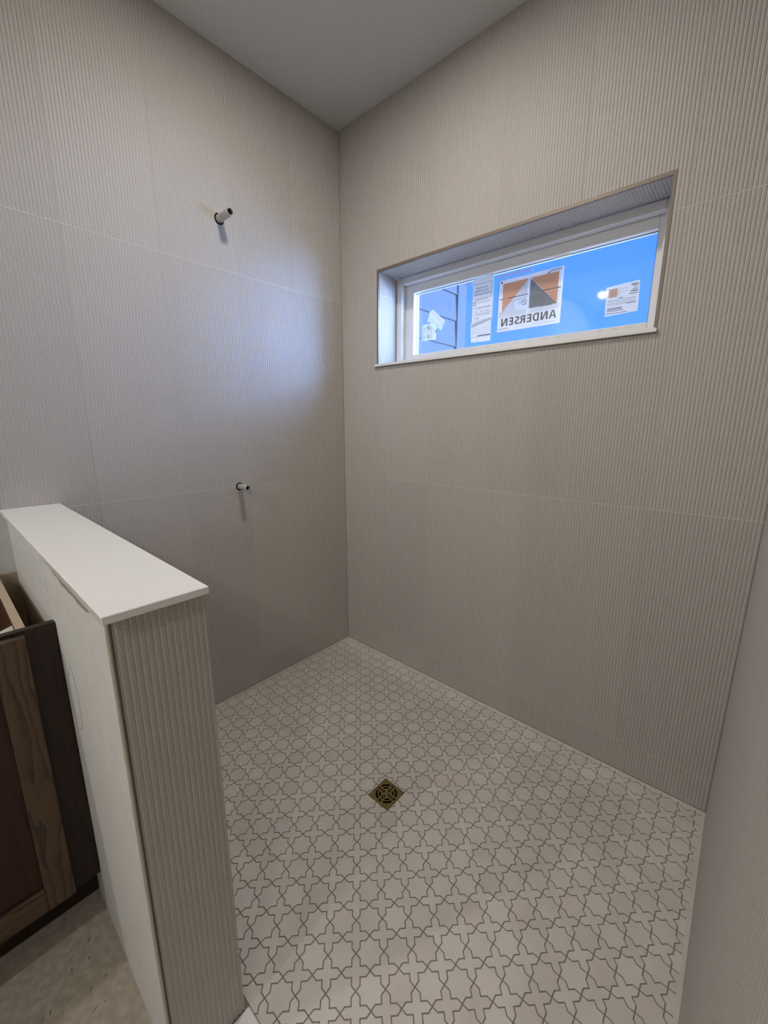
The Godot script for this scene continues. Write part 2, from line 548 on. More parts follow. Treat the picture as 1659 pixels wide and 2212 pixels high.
# ================================================================== floor
func build_floor() -> void:
	var d0 := Vector2(0.8737, 0.6306)
	var d1 := Vector2(0.9636, 0.7226)
	var st := begin()
	var z9 := HWZ1
	box(st, Vector3(-0.009, -0.12, -0.009), Vector3(d0.x, -0.0016, z9))
	box(st, Vector3(d1.x, -0.12, -0.009), Vector3(LX + 0.009, -0.0016, z9))
	box(st, Vector3(d0.x, -0.12, -0.009), Vector3(d1.x, -0.0016, d0.y))
	box(st, Vector3(d0.x, -0.12, d1.y), Vector3(d1.x, -0.0016, z9))
	var fl := structure("floor", st.commit(), M.floor_grout)
	tag(fl, "shower floor of white star and cross tiles with grey joints")
	# whole tiles
	var hh := CELL / 2.0
	var q := 0.70710678
	var star := PackedVector2Array()
	for k in 8:
		var t := TAU * k / 8.0
		star.append(Vector2(cos(t), sin(t)) * hh)
		star.append(Vector2(cos(t + PI / 8), sin(t + PI / 8)) * hh * 0.76537)
	var s3 := 0.29289
	var cross := PackedVector2Array()
	for k in 4:
		var t := TAU * k / 4.0
		for p in [Vector2(1, 0), Vector2(q, s3), Vector2(s3, s3), Vector2(s3, q)]:
			cross.append(p.rotated(t) * hh)
	var gap := 0.0015
	star = Geometry2D.offset_polygon(star, -gap, Geometry2D.JOIN_MITER)[0]
	cross = Geometry2D.offset_polygon(cross, -gap, Geometry2D.JOIN_MITER)[0]
	var turn45 := func(p: PackedVector2Array, c: Vector2) -> PackedVector2Array:   # lattice (u, v) into floor (x, z)
		var r := PackedVector2Array()
		for a in p:
			var w := a + c
			r.append(Vector2((w.x + w.y) * q, (w.x - w.y) * q))
		return r
	var edge := 0.009
	var room := PackedVector2Array([Vector2(edge, edge), Vector2(LX - edge, edge), Vector2(LX - edge, 1.296), Vector2(edge, 1.296)])
	var grate := PackedVector2Array([d0 - Vector2(0.002, 0.002), Vector2(d1.x + 0.002, d0.y - 0.002), d1 + Vector2(0.002, 0.002), Vector2(d0.x - 0.002, d1.y + 0.002)])
	var whole := {"star_tile": tile_mesh(turn45.call(star, Vector2.ZERO)), "cross_tile": tile_mesh(turn45.call(cross, Vector2.ZERO))}
	var eye := Vector3(1.726, 1.3033, 1.5951)
	var look := Vector3(-0.65138, -0.20973, -0.72919)
	for kind in ["cross_tile", "star_tile"]:
		var shape: PackedVector2Array = cross if kind == "cross_tile" else star
		var off := Vector2(0.9795, 0.0665) + (Vector2.ZERO if kind == "cross_tile" else Vector2(hh, hh))
		var found := []
		for i in range(-16, 20):
			for j in range(-22, 22):
				var c: Vector2 = off + Vector2(i, j) * CELL
				var mid := Vector2((c.x + c.y) * q, (c.x - c.y) * q)
				if mid.x < -0.05 or mid.x > LX + 0.05 or mid.y < -0.05 or mid.y > 1.35: continue
				var poly: PackedVector2Array = turn45.call(shape, c)
				var cut := false
				for p in poly:
					if not Geometry2D.is_point_in_polygon(p, room) or Geometry2D.is_point_in_polygon(p, grate): cut = true
				for p in grate:
					if Geometry2D.is_point_in_polygon(p, poly): cut = true
				var pieces := [poly]
				if cut:
					pieces = []
					for a in Geometry2D.intersect_polygons(poly, room):
						for b in Geometry2D.clip_polygons(a, grate): pieces.append(b)
				for a in pieces:
					var area := absf(shoelace(a))
					if area < 4e-6: continue
					var at := Vector3(mid.x, 0, mid.y)
					var v := at - eye
					var depth := v.dot(look)
					var side := v.dot(Vector3(0.74563, 0.00098, -0.66635)) / depth
					var up := v.dot(Vector3(-0.14047, 0.97776, -0.15575)) / depth
					var seen := absf(side) < 0.96 and absf(up) < 1.30 and not (mid.x < HWX - 0.35 * (1.3 - mid.y) and mid.y > 1.2) and side > -0.43
					found.append({"at": at, "poly": a, "cut": cut, "rank": area / (depth * depth * depth) * (1.0 if seen else 0.001)})
		found.sort_custom(func(a, b): return a.rank > b.rank)
		var rest := begin()
		for k in found.size():
			var f = found[k]
			var m: Material = M.floor_tile[rng.randi() % 3]
			if k < 300:
				if f.cut: put(kind, tile_mesh(f.poly), m, fl)
				else: put(kind, whole[kind], m, fl, Transform3D(Basis(), f.at))
			else:
				rest.append_from(tile_mesh(f.poly), 0, Transform3D())
		if found.size() > 300:
			tag(put("far_" + kind + "s", rest.commit(), M.floor_tile[1], fl), "", "", "", "stuff")
	st = begin()
	box(st, Vector3(0.0, -0.0016, 0.0), Vector3(LX, -0.0002, edge + 0.0015))
	box(st, Vector3(0.0, -0.0016, edge + 0.0015), Vector3(edge + 0.0015, -0.0002, 1.296))
	box(st, Vector3(LX - edge - 0.0015, -0.0016, edge + 0.0015), Vector3(LX, -0.0002, 1.296))
	put("edge_caulk", st.commit(), M.floor_tile[1], fl)
	put("drain_well", box_mesh(Vector3(d0.x, -0.12, d0.y), Vector3(d1.x, -0.045, d1.y)), M.dark, fl)
	# threshold, flush with the tile, at the entry
	var th := structure("trim_1", box_mesh(Vector3(HWX, -0.05, 1.2975), Vector3(LX - 0.001, 0.004, HWZ1 - 0.001), 0.003), M.stone)
	tag(th, "white stone threshold at the shower entry beside the half wall end")
	# bare concrete outside the shower
	var cf := structure("floor_001", box_mesh(Vector3(-0.009, -0.15, HWZ1), Vector3(3.5, 0.0, 4.2)), M.concrete)
	tag(cf, "bare scuffed concrete floor outside the shower")
	var sc := begin()
	for k in 26:
		var p := Vector2(rng.randf_range(0.62, 1.0), rng.randf_range(1.49, 1.62))
		var l := rng.randf_range(0.002, 0.010)
		var a := rng.randf_range(0.3, 1.1)
		var t := Vector2(cos(a), sin(a)) * l
		var n := t.orthogonal().normalized() * rng.randf_range(0.0005, 0.0012)
		var pl := PackedVector2Array([p - t, p + n, p + t, p - n])
		sc.append_from(tile_mesh(pl, 0.0004, 0.0001), 0, Transform3D())
	tag(put("scuff_marks", sc.commit(), M.scuff, cf), "", "", "", "stuff")


func shoelace(p: PackedVector2Array) -> float:
	var s := 0.0
	for k in p.size(): s += p[k].cross(p[(k + 1) % p.size()])
	return s / 2.0


# a floor piece: polygon in (x, z) with a small chamfer
func tile_mesh(poly: PackedVector2Array, top := 0.0, bottom := -0.0022) -> ArrayMesh:
	var st := begin()
	var idx := Geometry2D.triangulate_polygon(poly)
	for k in range(0, idx.size(), 3):
		var p := []
		for j in 3: p.append(Vector3(poly[idx[k + j]].x, top, poly[idx[k + j]].y))
		tri(st, p[0], p[1], p[2], Vector3.UP, Vector3.UP, Vector3.UP)
	var s := 1.0 if shoelace(poly) > 0.0 else -1.0
	for k in poly.size():
		var a := poly[k]
		var b := poly[(k + 1) % poly.size()]
		var d := (b - a).normalized()
		quad(st, Vector3(a.x, top, a.y), Vector3(b.x, top, b.y), Vector3(b.x, bottom, b.y), Vector3(a.x, bottom, a.y), Vector3(d.y, 0, -d.x) * s)
	return st.commit()


# ================================================================== window
func ring(st: SurfaceTool, x0: float, x1: float, y0: float, y1: float, wl: float, wr: float, wb: float, wt: float, z0: float, z1: float, e := 0.0) -> void:
	box(st, Vector3(x0, y0, z0), Vector3(x0 + wl, y1, z1), e)
	box(st, Vector3(x1 - wr, y0, z0), Vector3(x1, y1, z1), e)
	box(st, Vector3(x0 + wl, y0, z0), Vector3(x1 - wr, y0 + wb, z1), e)
	box(st, Vector3(x0 + wl, y1 - wt, z0), Vector3(x1 - wr, y1, z1), e)


func build_window() -> void:
	var w := base("window_1")
	tag(w, "wide low shower window in a white frame with paper labels on its glass", "", "", "structure")
	# reveal lined with the wall's tile
	var d := 0.1375
	var turn := Basis(Vector3(0, 0, -1), Vector3(0, 1, 0), Vector3(1, 0, 0))
	var turn2 := Basis(Vector3(0, 0, 1), Vector3(0, 1, 0), Vector3(-1, 0, 0))
	for r in [[WY0, J1 - 0.0008], [J1 + 0.0008, WY1]]:
		put("reveal_tile", fluted(d - 0.001, r[1] - r[0]), M.tile[0], w, Transform3D(turn, Vector3(WX0, r[0], -0.001)))
		put("reveal_tile", fluted(d - 0.001, r[1] - r[0]), M.tile[0], w, Transform3D(turn2, Vector3(WX1, r[0], -d)))
	put("grout", box_mesh(Vector3(WX0 - THICK, J1 - 0.0012, -d), Vector3(WX0 - 0.0005, J1 + 0.0012, -0.001)), M.grout, w)
	var xs := [WX0, 0.5865, 0.8865, 1.1865, WX1]
	var down := Basis(Vector3(1, 0, 0), Vector3(0, 0, 1), Vector3(0, -1, 0))
	for i in xs.size() - 1:
		put("reveal_tile", fluted(xs[i + 1] - xs[i] - 0.0012, d - 0.001, Rect2(), 0.0), M.tile[i % 3], w, Transform3D(down, Vector3(xs[i] + 0.0006, WY1, -d)))
	var st := begin()
	for i in range(1, 4): box(st, Vector3(xs[i] - 0.001, WY1 + 0.0006, -d), Vector3(xs[i] + 0.001, WY1 + THICK, -0.001))
	put("grout", st.commit(), M.grout, w)
	# metal profile round the opening
	st = begin()
	box(st, Vector3(WX0 - 0.0092, WY0, -THICK), Vector3(WX0 + 0.0004, WY1 + 0.0115, 0.0006), 0.0005)
	box(st, Vector3(WX1 - 0.0004, WY0, -THICK), Vector3(WX1 + 0.0092, WY1 + 0.0115, 0.0006), 0.0005)
	box(st, Vector3(WX0 + 0.0004, WY1 - 0.0004, -THICK), Vector3(WX1 - 0.0004, WY1 + 0.0115, 0.0006), 0.0005)
	put("edge_trim", st.commit(), M.trim, w)
	# stone sill
	var sl := begin()
	box(sl, Vector3(WX0 - 0.0185, WY0 - 0.0128, -0.0005), Vector3(WX1 + 0.0105, WY0, 0.012), 0.0015)
	box(sl, Vector3(WX0 - 0.002, WY0 - 0.0128, -0.20), Vector3(WX1 + 0.002, WY0, -0.0005))
	put("sill", sl.commit(), M.stone, w)
	# outer frame, set back sash, glazing bead
	st = begin()
	ring(st, WX0, WX1, WY0, WY1, 0.036, 0.031, 0.024, 0.034, -0.235, -0.138, 0.003)
	put("window_frame", st.commit(), M.vinyl, w)
	st = begin()
	ring(st, WX0 + 0.035, WX1 - 0.030, WY0 + 0.023, WY1 - 0.033, 0.055, 0.022, 0.033, 0.040, -0.215, -0.168, 0.0025)
	put("sash", st.commit(), M.vinyl, w)
	for p in SPOTS:
		var sp := begin()
		var ov := PackedVector2Array()
		for k in 12: ov.append(p + Vector2(cos(TAU * k / 12.0) * rng.randf_range(0.008, 0.012), sin(TAU * k / 12.0) * rng.randf_range(0.0035, 0.0055)))
		plate(sp, ov, -0.1682, -0.1677)
		put("residue_spot", sp.commit(), M.residue, w)
	var gx0 := WX0 + 0.088
	var gx1 := WX1 - 0.050
	var gy0 := WY0 + 0.054
	var gy1 := WY1 - 0.071
	put("pane", box_mesh(Vector3(gx0 - 0.01, gy0 - 0.01, GZ - 0.005), Vector3(gx1 + 0.01, gy1 + 0.01, GZ)), M.glass, w)
	st = begin()
	ring(st, gx0 - 0.008, gx1 + 0.025, gy0 - 0.004, gy1 + 0.006, 0.012, 0.0325, 0.006, 0.010, GZ - 0.010, GZ - 0.0055)
	put("spacer", st.commit(), M.gasket, w)


# ================================================================== half wall
func build_half_wall() -> void:
	var hw := structure("wall_half", box_mesh(Vector3(-THICK, -0.05, HWZ0), Vector3(HWX - THICK, 1.0285, HWZ1), 0.001), M.paint)
	tag(hw, "half height wall between shower and vanity with a ribbed tile end")
	var turn := Basis(Vector3(0, 0, -1), Vector3(0, 1, 0), Vector3(1, 0, 0))
	put("end_tile", fluted(0.1415, 1.024, Rect2(), 0.0062), M.tile[1], hw, Transform3D(turn, Vector3(HWX, 0.004, 1.4495)))
	put("edge_trim", box_mesh(Vector3(HWX - THICK - 0.002, 0.002, 1.4535), Vector3(HWX + 0.0004, 1.0285, HWZ1 + 0.0006), 0.0006), M.trim_light, hw)
	put("edge_trim", box_mesh(Vector3(HWX - THICK - 0.002, 0.002, HWZ0 - 0.005), Vector3(HWX - 0.0006, 1.0285, HWZ0 - 0.003), 0.0004), M.trim, hw)
	# shower side tile of the half wall
	for r in [[0.0015, J3 - 0.001], [J3 + 0.001, 1.0275]]:
		var x := 0.001
		while x < HWX - THICK - 0.05:
			var x1 := minf(x + 0.299, HWX - THICK - 0.002)
			put("side_tile", fluted(x1 - x, r[1] - r[0]), M.tile[0], hw, Transform3D(Basis(Vector3(-1, 0, 0), Vector3.UP, Vector3(0, 0, -1)), Vector3(x1, r[0], HWZ0 - 0.0035)))
			x += 0.301
	put("tan_sheet", box_mesh(Vector3(-THICK + 0.001, 0.0, HWZ1 + 0.0002), Vector3(0.42, 0.787, HWZ1 + 0.0011)), M.bare, hw)  # thin tan sheet low on the vanity side
	# rough joint compound where the cap meets the painted side
	var st := begin()
	var n := FastNoiseLite.new(); n.seed = 5; n.frequency = 14.0
	var top := PackedVector2Array()
	var low := PackedVector2Array()
	for k in 33:
		var x := lerpf(0.60, 1.034, k / 32.0)
		top.append(Vector2(x, 1.0285))
		low.append(Vector2(x, 1.0285 - 0.006 - 0.025 * sqrt(sin(PI * k / 32.0)) - 0.007 * (n.get_noise_2d(x, 0.0) + 0.5)))
	low.reverse()
	plate(st, top + low, HWZ1, HWZ1 + 0.0009)
	put("joint_compound", st.commit(), mat(Color(0.56, 0.545, 0.525), 0.9), hw)
	# a pencilled loop
	st = begin()
	for path in [[Vector2(0.662, 0.789), Vector2(0.676, 0.784), Vector2(0.690, 0.776), Vector2(0.702, 0.750), Vector2(0.7075, 0.717), Vector2(0.7085, 0.690), Vector2(0.704, 0.657), Vector2(0.692, 0.632), Vector2(0.676, 0.622), Vector2(0.664, 0.622)],
			[Vector2(0.652, 0.755), Vector2(0.634, 0.746), Vector2(0.617, 0.715), Vector2(0.605, 0.680), Vector2(0.612, 0.655), Vector2(0.628, 0.636)],
			[Vector2(0.541, 0.946), Vector2(0.546, 0.936), Vector2(0.549, 0.922)]]:
		for k in path.size() - 1:
			var a: Vector2 = path[k]
			var b: Vector2 = path[k + 1]
			var t := (b - a).orthogonal().normalized() * 0.0005
			plate(st, PackedVector2Array([a - t, b - t, b + t, a + t]), HWZ1 + 0.0001, HWZ1 + 0.0003)
	put("pencil_mark", st.commit(), mat(Color(0.40, 0.38, 0.36), 0.9), hw)


func build_cap() -> void:
	var o := put("wall_cap", box_mesh(Vector3(0.0, 1.0287, 1.3165), Vector3(1.0885, 1.0419, 1.4690), 0.0012), M.stone)
	tag(o, "polished white stone cap slab lying on the half wall", "cap")


# ================================================================== the house outside the window
func build_exterior() -> void:
	var xs := -0.30
	var o := structure("wall_exterior", box_mesh(Vector3(xs - 0.4, 0.6, -1.71), Vector3(xs - 0.03, 3.6, -0.245)), M.siding)
	tag(o, "wing of the house outside the window clad in wide lap siding")
	var y := 1.961 - 0.2055 * 6
	while y < 3.5:
		var st := begin()   # a lapped board, its lower edge proud
		var a := Vector3(xs - 0.011, y + 0.2055, 0)
		var b := Vector3(xs, y + 0.002, 0)
		var z0 := Vector3(0, 0, -1.60)
		var z1 := Vector3(0, 0, -0.245)
		var n := Vector3(0.2055, 0.011, 0).normalized()
		quad(st, a + z0, b + z0, b + z1, a + z1, n)
		var c := Vector3(xs - 0.011, y + 0.002, 0)
		quad(st, c + z0, b + z0, b + z1, c + z1, Vector3.DOWN)
		tri(st, a + z1, b + z1, c + z1, Vector3.BACK, Vector3.BACK, Vector3.BACK)
		tri(st, a + z0, b + z0, c + z0, Vector3.FORWARD, Vector3.FORWARD, Vector3.FORWARD)
		put("siding_board", st.commit(), M.siding, o)
		y += 0.2055
	put("corner_board", box_mesh(Vector3(xs - 0.13, 0.6, -1.735), Vector3(xs + 0.008, 3.6, -1.60), 0.003), M.siding, o)


# ================================================================== vanity cabinet
func build_cabinet() -> void:
	var c := base("vanity_cabinet", Vector3(0.3, 0, 2.0))
	tag(c, "dark stained oak vanity cabinet without a top, standing beside the half wall", "cabinet")
	var T := Transform3D(Basis(), -c.position)
	var fx0 := 0.568
	var fx1 := 0.587
	var z0 := 1.4575
	var z1 := 2.48
	var st := begin()
	box(st, Vector3(fx0, 0.133, z0), Vector3(fx1, 0.8595, 1.532), 0.001)
	box(st, Vector3(fx0, 0.133, z1 - 0.05), Vector3(fx1, 0.8595, z1), 0.001)
	box(st, Vector3(fx0, 0.822, 1.532), Vector3(fx1, 0.8595, z1 - 0.05), 0.001)
	box(st, Vector3(fx0, 0.133, 1.532), Vector3(fx1, 0.17, z1 - 0.05), 0.001)
	put("face_frame", st.commit(), M.oak_dark, c, T)
	for z in [1.506, z1 - 0.018]:
		put("side_panel", box_mesh(Vector3(0.012, 0.133, z), Vector3(fx0, 0.856, z + 0.0165)), M.chip if z < 2.0 else M.oak_dark, c, T)
	put("bottom_panel", box_mesh(Vector3(0.012, 0.133, 1.5225), Vector3(fx0, 0.15, z1 - 0.018)), M.inside, c, T)
	put("back_panel", box_mesh(Vector3(0.0, 0.12, 1.5225), Vector3(0.006, 0.853, z1 - 0.018)), M.inside, c, T)
	put("inner_lining", box_mesh(Vector3(0.012, 0.15, 1.5225), Vector3(fx0, 0.853, 1.524)), M.inside, c, T)
	put("toe_kick", box_mesh(Vector3(0.49, 0.0, z0), Vector3(0.506, 0.133, z1)), M.oak_dark, c, T)
	st = begin()
	var br := begin()
	plate(br, PackedVector2Array([Vector2(fx0, -1.5245), Vector2(fx0, -1.585), Vector2(fx0 - 0.05, -1.5245)]), 0.838, 0.852)
	put("corner_brace", br.commit(), M.brace, c, T * Transform3D(Basis(Vector3(1, 0, 0), Vector3(0, 0, -1), Vector3(0, 1, 0)), Vector3.ZERO))
	# a frame and panel door
	for k in 2:
		var a := 1.5130 + k * 0.478
		var b := a + 0.472
		var door := Node3D.new()
		door.name = "door" if k == 0 else "door_001"
		c.add_child(door, true)
		var y0 := 0.1400
		var y1 := 0.8515
		var x0 := 0.5875
		var x1 := 0.6065
		var s := 0.0545
		put("stile", box_mesh(Vector3(x0, y0, a), Vector3(x1, y1, a + s), 0.0015), M.oak, door, T)
		put("stile", box_mesh(Vector3(x0, y0, b - s), Vector3(x1, y1, b), 0.0015), M.oak, door, T)
		put("rail", box_mesh(Vector3(x0, y0, a + s), Vector3(x1, y0 + 0.066, b - s), 0.0015), M.oak_across, door, T)
		put("rail", box_mesh(Vector3(x0, y1 - s, a + s), Vector3(x1, y1, b - s), 0.0015), M.oak_across, door, T)
		put("panel", box_mesh(Vector3(x0 + 0.003, y0 + 0.06, a + s - 0.006), Vector3(x0 + 0.010, y1 - s + 0.006, b - s + 0.006)), M.oak_panel, door, T)


# ================================================================== drain
func arc_slot(r0: float, r1: float, mid: float, half: float) -> CSGPolygon3D:
	var p := CSGPolygon3D.new()
	p.operation = CSGShape3D.OPERATION_SUBTRACTION
	p.mode = CSGPolygon3D.MODE_DEPTH
	p.depth = 0.02
	var pts := PackedVector2Array()
	var n := 10
	for k in n + 1:
		pts.append(Vector2.from_angle(mid - half + 2.0 * half * k / n) * r1)
	for k in n + 1:
		pts.append(Vector2.from_angle(mid + half - 2.0 * half * k / n) * r0)
	p.polygon = pts
	p.rotation.x = PI / 2
	p.position.y = -0.012
	return p


func build_drain() -> void:
	var o := base("floor_drain", Vector3(0.91865, 0, 0.6766))
	tag(o, "square antique brass drain grate with ring slots set in the shower floor", "drain")
	var g := CSGCombiner3D.new()
	g.name = "grate"
	var b := CSGBox3D.new()
	b.name = "plate"
	b.size = Vector3(0.0895, 0.004, 0.0915)
	b.position.y = -0.0012
	b.material = M.brass
	g.add_child(b)
	for k in 4:
		var a := PI / 4 + k * PI / 2
		for s in [[0.0305, 0.0390, a, 0.46], [0.0315, 0.0382, a + PI / 4, 0.15], [0.0200, 0.0268, a, 0.36], [0.0198, 0.0258, a + PI / 4, 0.19], [0.0095, 0.0155, a + PI / 4, 0.32]]:
			var c := arc_slot(s[0], s[1], s[2], s[3])
			c.name = "slot"
			c.material = M.brass
			g.add_child(c, true)
	o.add_child(g)
	for s in [-1.0, 1.0]:
		var st := begin()
		lathe(st, [Vector2(0.0, 0.0026), Vector2(0.0007, 0.0024), Vector2(0.0009, 0.0014), Vector2(0.0005, 0.0011), Vector2(0.0005, 0.0)], 16)
		put("screw", st.commit(), M.brass, o, Transform3D(Basis(Vector3(0, 1, 0), Vector3(-1, 0, 0), Vector3(0, 0, 1)), Vector3(s * 0.0365, 0.0007, s * 0.0375)))


# ================================================================== pipes
func build_pipe(called: String, label: String, at: Vector3, r: float, length: float, m: Material, painted: bool) -> void:
	var o := base(called, at)
	tag(o, label, "pipe", "pipe stubs on the shower wall")
	var st := begin()
	var pr := [Vector2(-0.03, r), Vector2(length - 0.022, r), Vector2(length - 0.020, r * 0.955), Vector2(length - 0.0015, r * 0.93), Vector2(length, r * 0.88), Vector2(length, r * 0.75), Vector2(length - 0.03, r * 0.75)]
	if not painted:
		pr = [Vector2(-0.03, r * 1.04), Vector2(0.016, r * 1.04), Vector2(0.018, r), Vector2(length - 0.0015, r), Vector2(length, r * 0.96), Vector2(length, r * 0.82), Vector2(length - 0.03, r * 0.82)]
	lathe(st, pr)
	put("pipe", st.commit(), m, o)
	st = begin()
	lathe(st, [Vector2(length - 0.012, 0.0), Vector2(length - 0.012, r * 0.83)])
	put("bore", st.commit(), M.dark, o)
	st = begin()
	lathe(st, [Vector2(-0.004, r * 1.42), Vector2(0.0007, r * 1.42), Vector2(0.0009, r * 1.40), Vector2(0.0009, r * 1.02)])
	put("hole_shade", st.commit(), M.dark, o)  # black ring laid on the tile as the shade in the pipe gap
	# printed marks
	st = begin()
	for k in 5:
		var x := 0.012 + k * 0.006 if painted else length * 0.35 + k * 0.003
		var seg := []
		for j in 5:
			var t := (0.5 if painted else 1.75) + 0.12 * j + (0.2 if k % 2 else 0.0)
			seg.append(Vector3(x, cos(t) * (r + 0.0002), sin(t) * (r + 0.0002)))
		for j in 4:
			var w := Vector3(0.0022 if painted else 0.0012, 0, 0)
			var n := Vector3(0, seg[j].y, seg[j].z).normalized()
			if (k + j) % 3: quad(st, seg[j], seg[j] + w, seg[j + 1] + w, seg[j + 1], n)
	put("printed_mark", st.commit(), M.blue_ink if painted else M.ink, o)


# ================================================================== ceiling lights
func recessed_light(called: String, label: String, at: Vector3, energy: float, angle: float, soft: float, c: Color) -> void:
	var o := base(called, at)
	tag(o, label, "ceiling light", "recessed ceiling lights")
	var turn := Transform3D(Basis(Vector3(0, -1, 0), Vector3(1, 0, 0), Vector3(0, 0, 1)), Vector3.ZERO)
	var st := begin()
	lathe(st, [Vector2(0.0, 0.085), Vector2(0.004, 0.083), Vector2(0.006, 0.070), Vector2(0.002, 0.062), Vector2(0.0005, 0.062)], 48)
	put("trim_ring", st.commit(), M.vinyl, o, turn)
	st = begin()
	lathe(st, [Vector2(0.0025, 0.0), Vector2(0.0022, 0.062)], 48)
	var e := mat(Color(0.9, 0.9, 0.88), 0.5)
	e.emission_enabled = true
	e.emission = c
	e.emission_energy_multiplier = 1.0
	put("lens", st.commit(), e, o, turn)
	var l: Light3D
	if soft > 0.0:      # a bare bulb behind the lens
		var spot := SpotLight3D.new()
		spot.light_size = 0.035
		spot.spot_range = 8.0
		spot.spot_attenuation = 2.0
		spot.spot_angle = angle
		spot.spot_angle_attenuation = soft
		l = spot
	else:               # an evenly glowing disc
		var area := AreaLight3D.new()
		area.area_size = Vector2(0.11, 0.11)
		area.area_range = 8.0
		area.area_attenuation = 2.0
		l = area
	l.name = "lamp"
	l.light_color = c
	l.light_energy = energy
	l.shadow_enabled = true
	l.rotation.x = -PI / 2
	l.position.y = -0.012
	o.add_child(l)


# ================================================================== labels on the glass
func paper(im: Image, back := 0.42) -> StandardMaterial3D:
	var m := mat(Color.WHITE, 0.7)
	m.albedo_texture = ImageTexture.create_from_image(im)
	m.backlight_enabled = true
	m.backlight = Color(back, back, back)
	m.texture_repeat = false
	m.cull_mode = BaseMaterial3D.CULL_DISABLED
	return m


func sheet(called: String, poly: PackedVector2Array, z: float, m: Material, label: String, category: String, r: Rect2) -> MeshInstance3D:
	var st := begin()
	plate(st, poly, z - 0.0002, z + 0.0002, r, true)
	var o := put(called, st.commit(), m)
	tag(o, label, category)
	return o


# lettering: left end of the baseline at (x, y), given width; mirrored when it is read from outside
func lettering(text: String, x: float, y: float, width: float, height: float, z: float, m: Material, parent: Node, mirrored := false, weight := 500) -> void:
	var t := TextMesh.new()
	var f := SystemFont.new()
	f.font_names = PackedStringArray(["Droid Sans"])
	f.font_weight = weight
	t.font = f
	t.text = text
	t.font_size = 32
	t.pixel_size = 0.001
	t.depth = 0.0
	t.curve_step = 2.0
	t.horizontal_alignment = HORIZONTAL_ALIGNMENT_LEFT
	t.vertical_alignment = VERTICAL_ALIGNMENT_BOTTOM
	var bb := t.get_aabb()
	var sx := width / bb.size.x
	var sy := height / bb.size.y
	var b: Basis
	var at: Vector3
	if mirrored:   # turned round, so that it reads from the other side
		b = Basis(Vector3(-sx, 0, 0), Vector3(0, sy, 0), Vector3(0, 0, -1))
		at = Vector3(x + width + bb.position.x * sx, y - bb.position.y * sy, z)
	else:
		b = Basis(Vector3(sx, 0, 0), Vector3(0, sy, 0), Vector3(0, 0, 1))
		at = Vector3(x - bb.position.x * sx, y - bb.position.y * sy, z)
	put("lettering", t, m, parent, Transform3D(b, at))


func lines_of_text(im: Image, x: int, y: int, w: int, h: int, c: Color) -> void:   # a row of words too small to read
	var k := x
	while k < x + w - 3:
		var l := rng.randi_range(4, 13)
		l = mini(l, x + w - k)
		im.fill_rect(Rect2i(k, y, l, h), c)
		k += l + 2


func blend(im: Image, poly: PackedVector2Array, c: Color) -> void:
	var lo := poly[0]
	var hi := poly[0]
	for p in poly:
		lo = lo.min(p); hi = hi.max(p)
	for y in range(int(lo.y), int(hi.y) + 1):
		for x in range(int(lo.x), int(hi.x) + 1):
			if x >= 0 and y >= 0 and x < im.get_width() and y < im.get_height() and Geometry2D.is_point_in_polygon(Vector2(x + 0.5, y + 0.5), poly):
				im.set_pixel(x, y, c)


func circle_line(im: Image, c: Vector2, r: float, w: float, col: Color) -> void:
	for y in range(int(c.y - r - 2), int(c.y + r + 3)):
		for x in range(int(c.x - r - 2), int(c.x + r + 3)):
			if absf(Vector2(x, y).distance_to(c) - r) < w and x >= 0 and y >= 0 and x < im.get_width() and y < im.get_height(): im.set_pixel(x, y, col)


func seg_line(im: Image, a: Vector2, b: Vector2, w: int, col: Color) -> void:
	var n := int(a.distance_to(b)) + 1
	for k in n + 1:
		var p := a.lerp(b, float(k) / n)
		im.fill_rect(Rect2i(int(p.x), int(p.y), w, w), col)


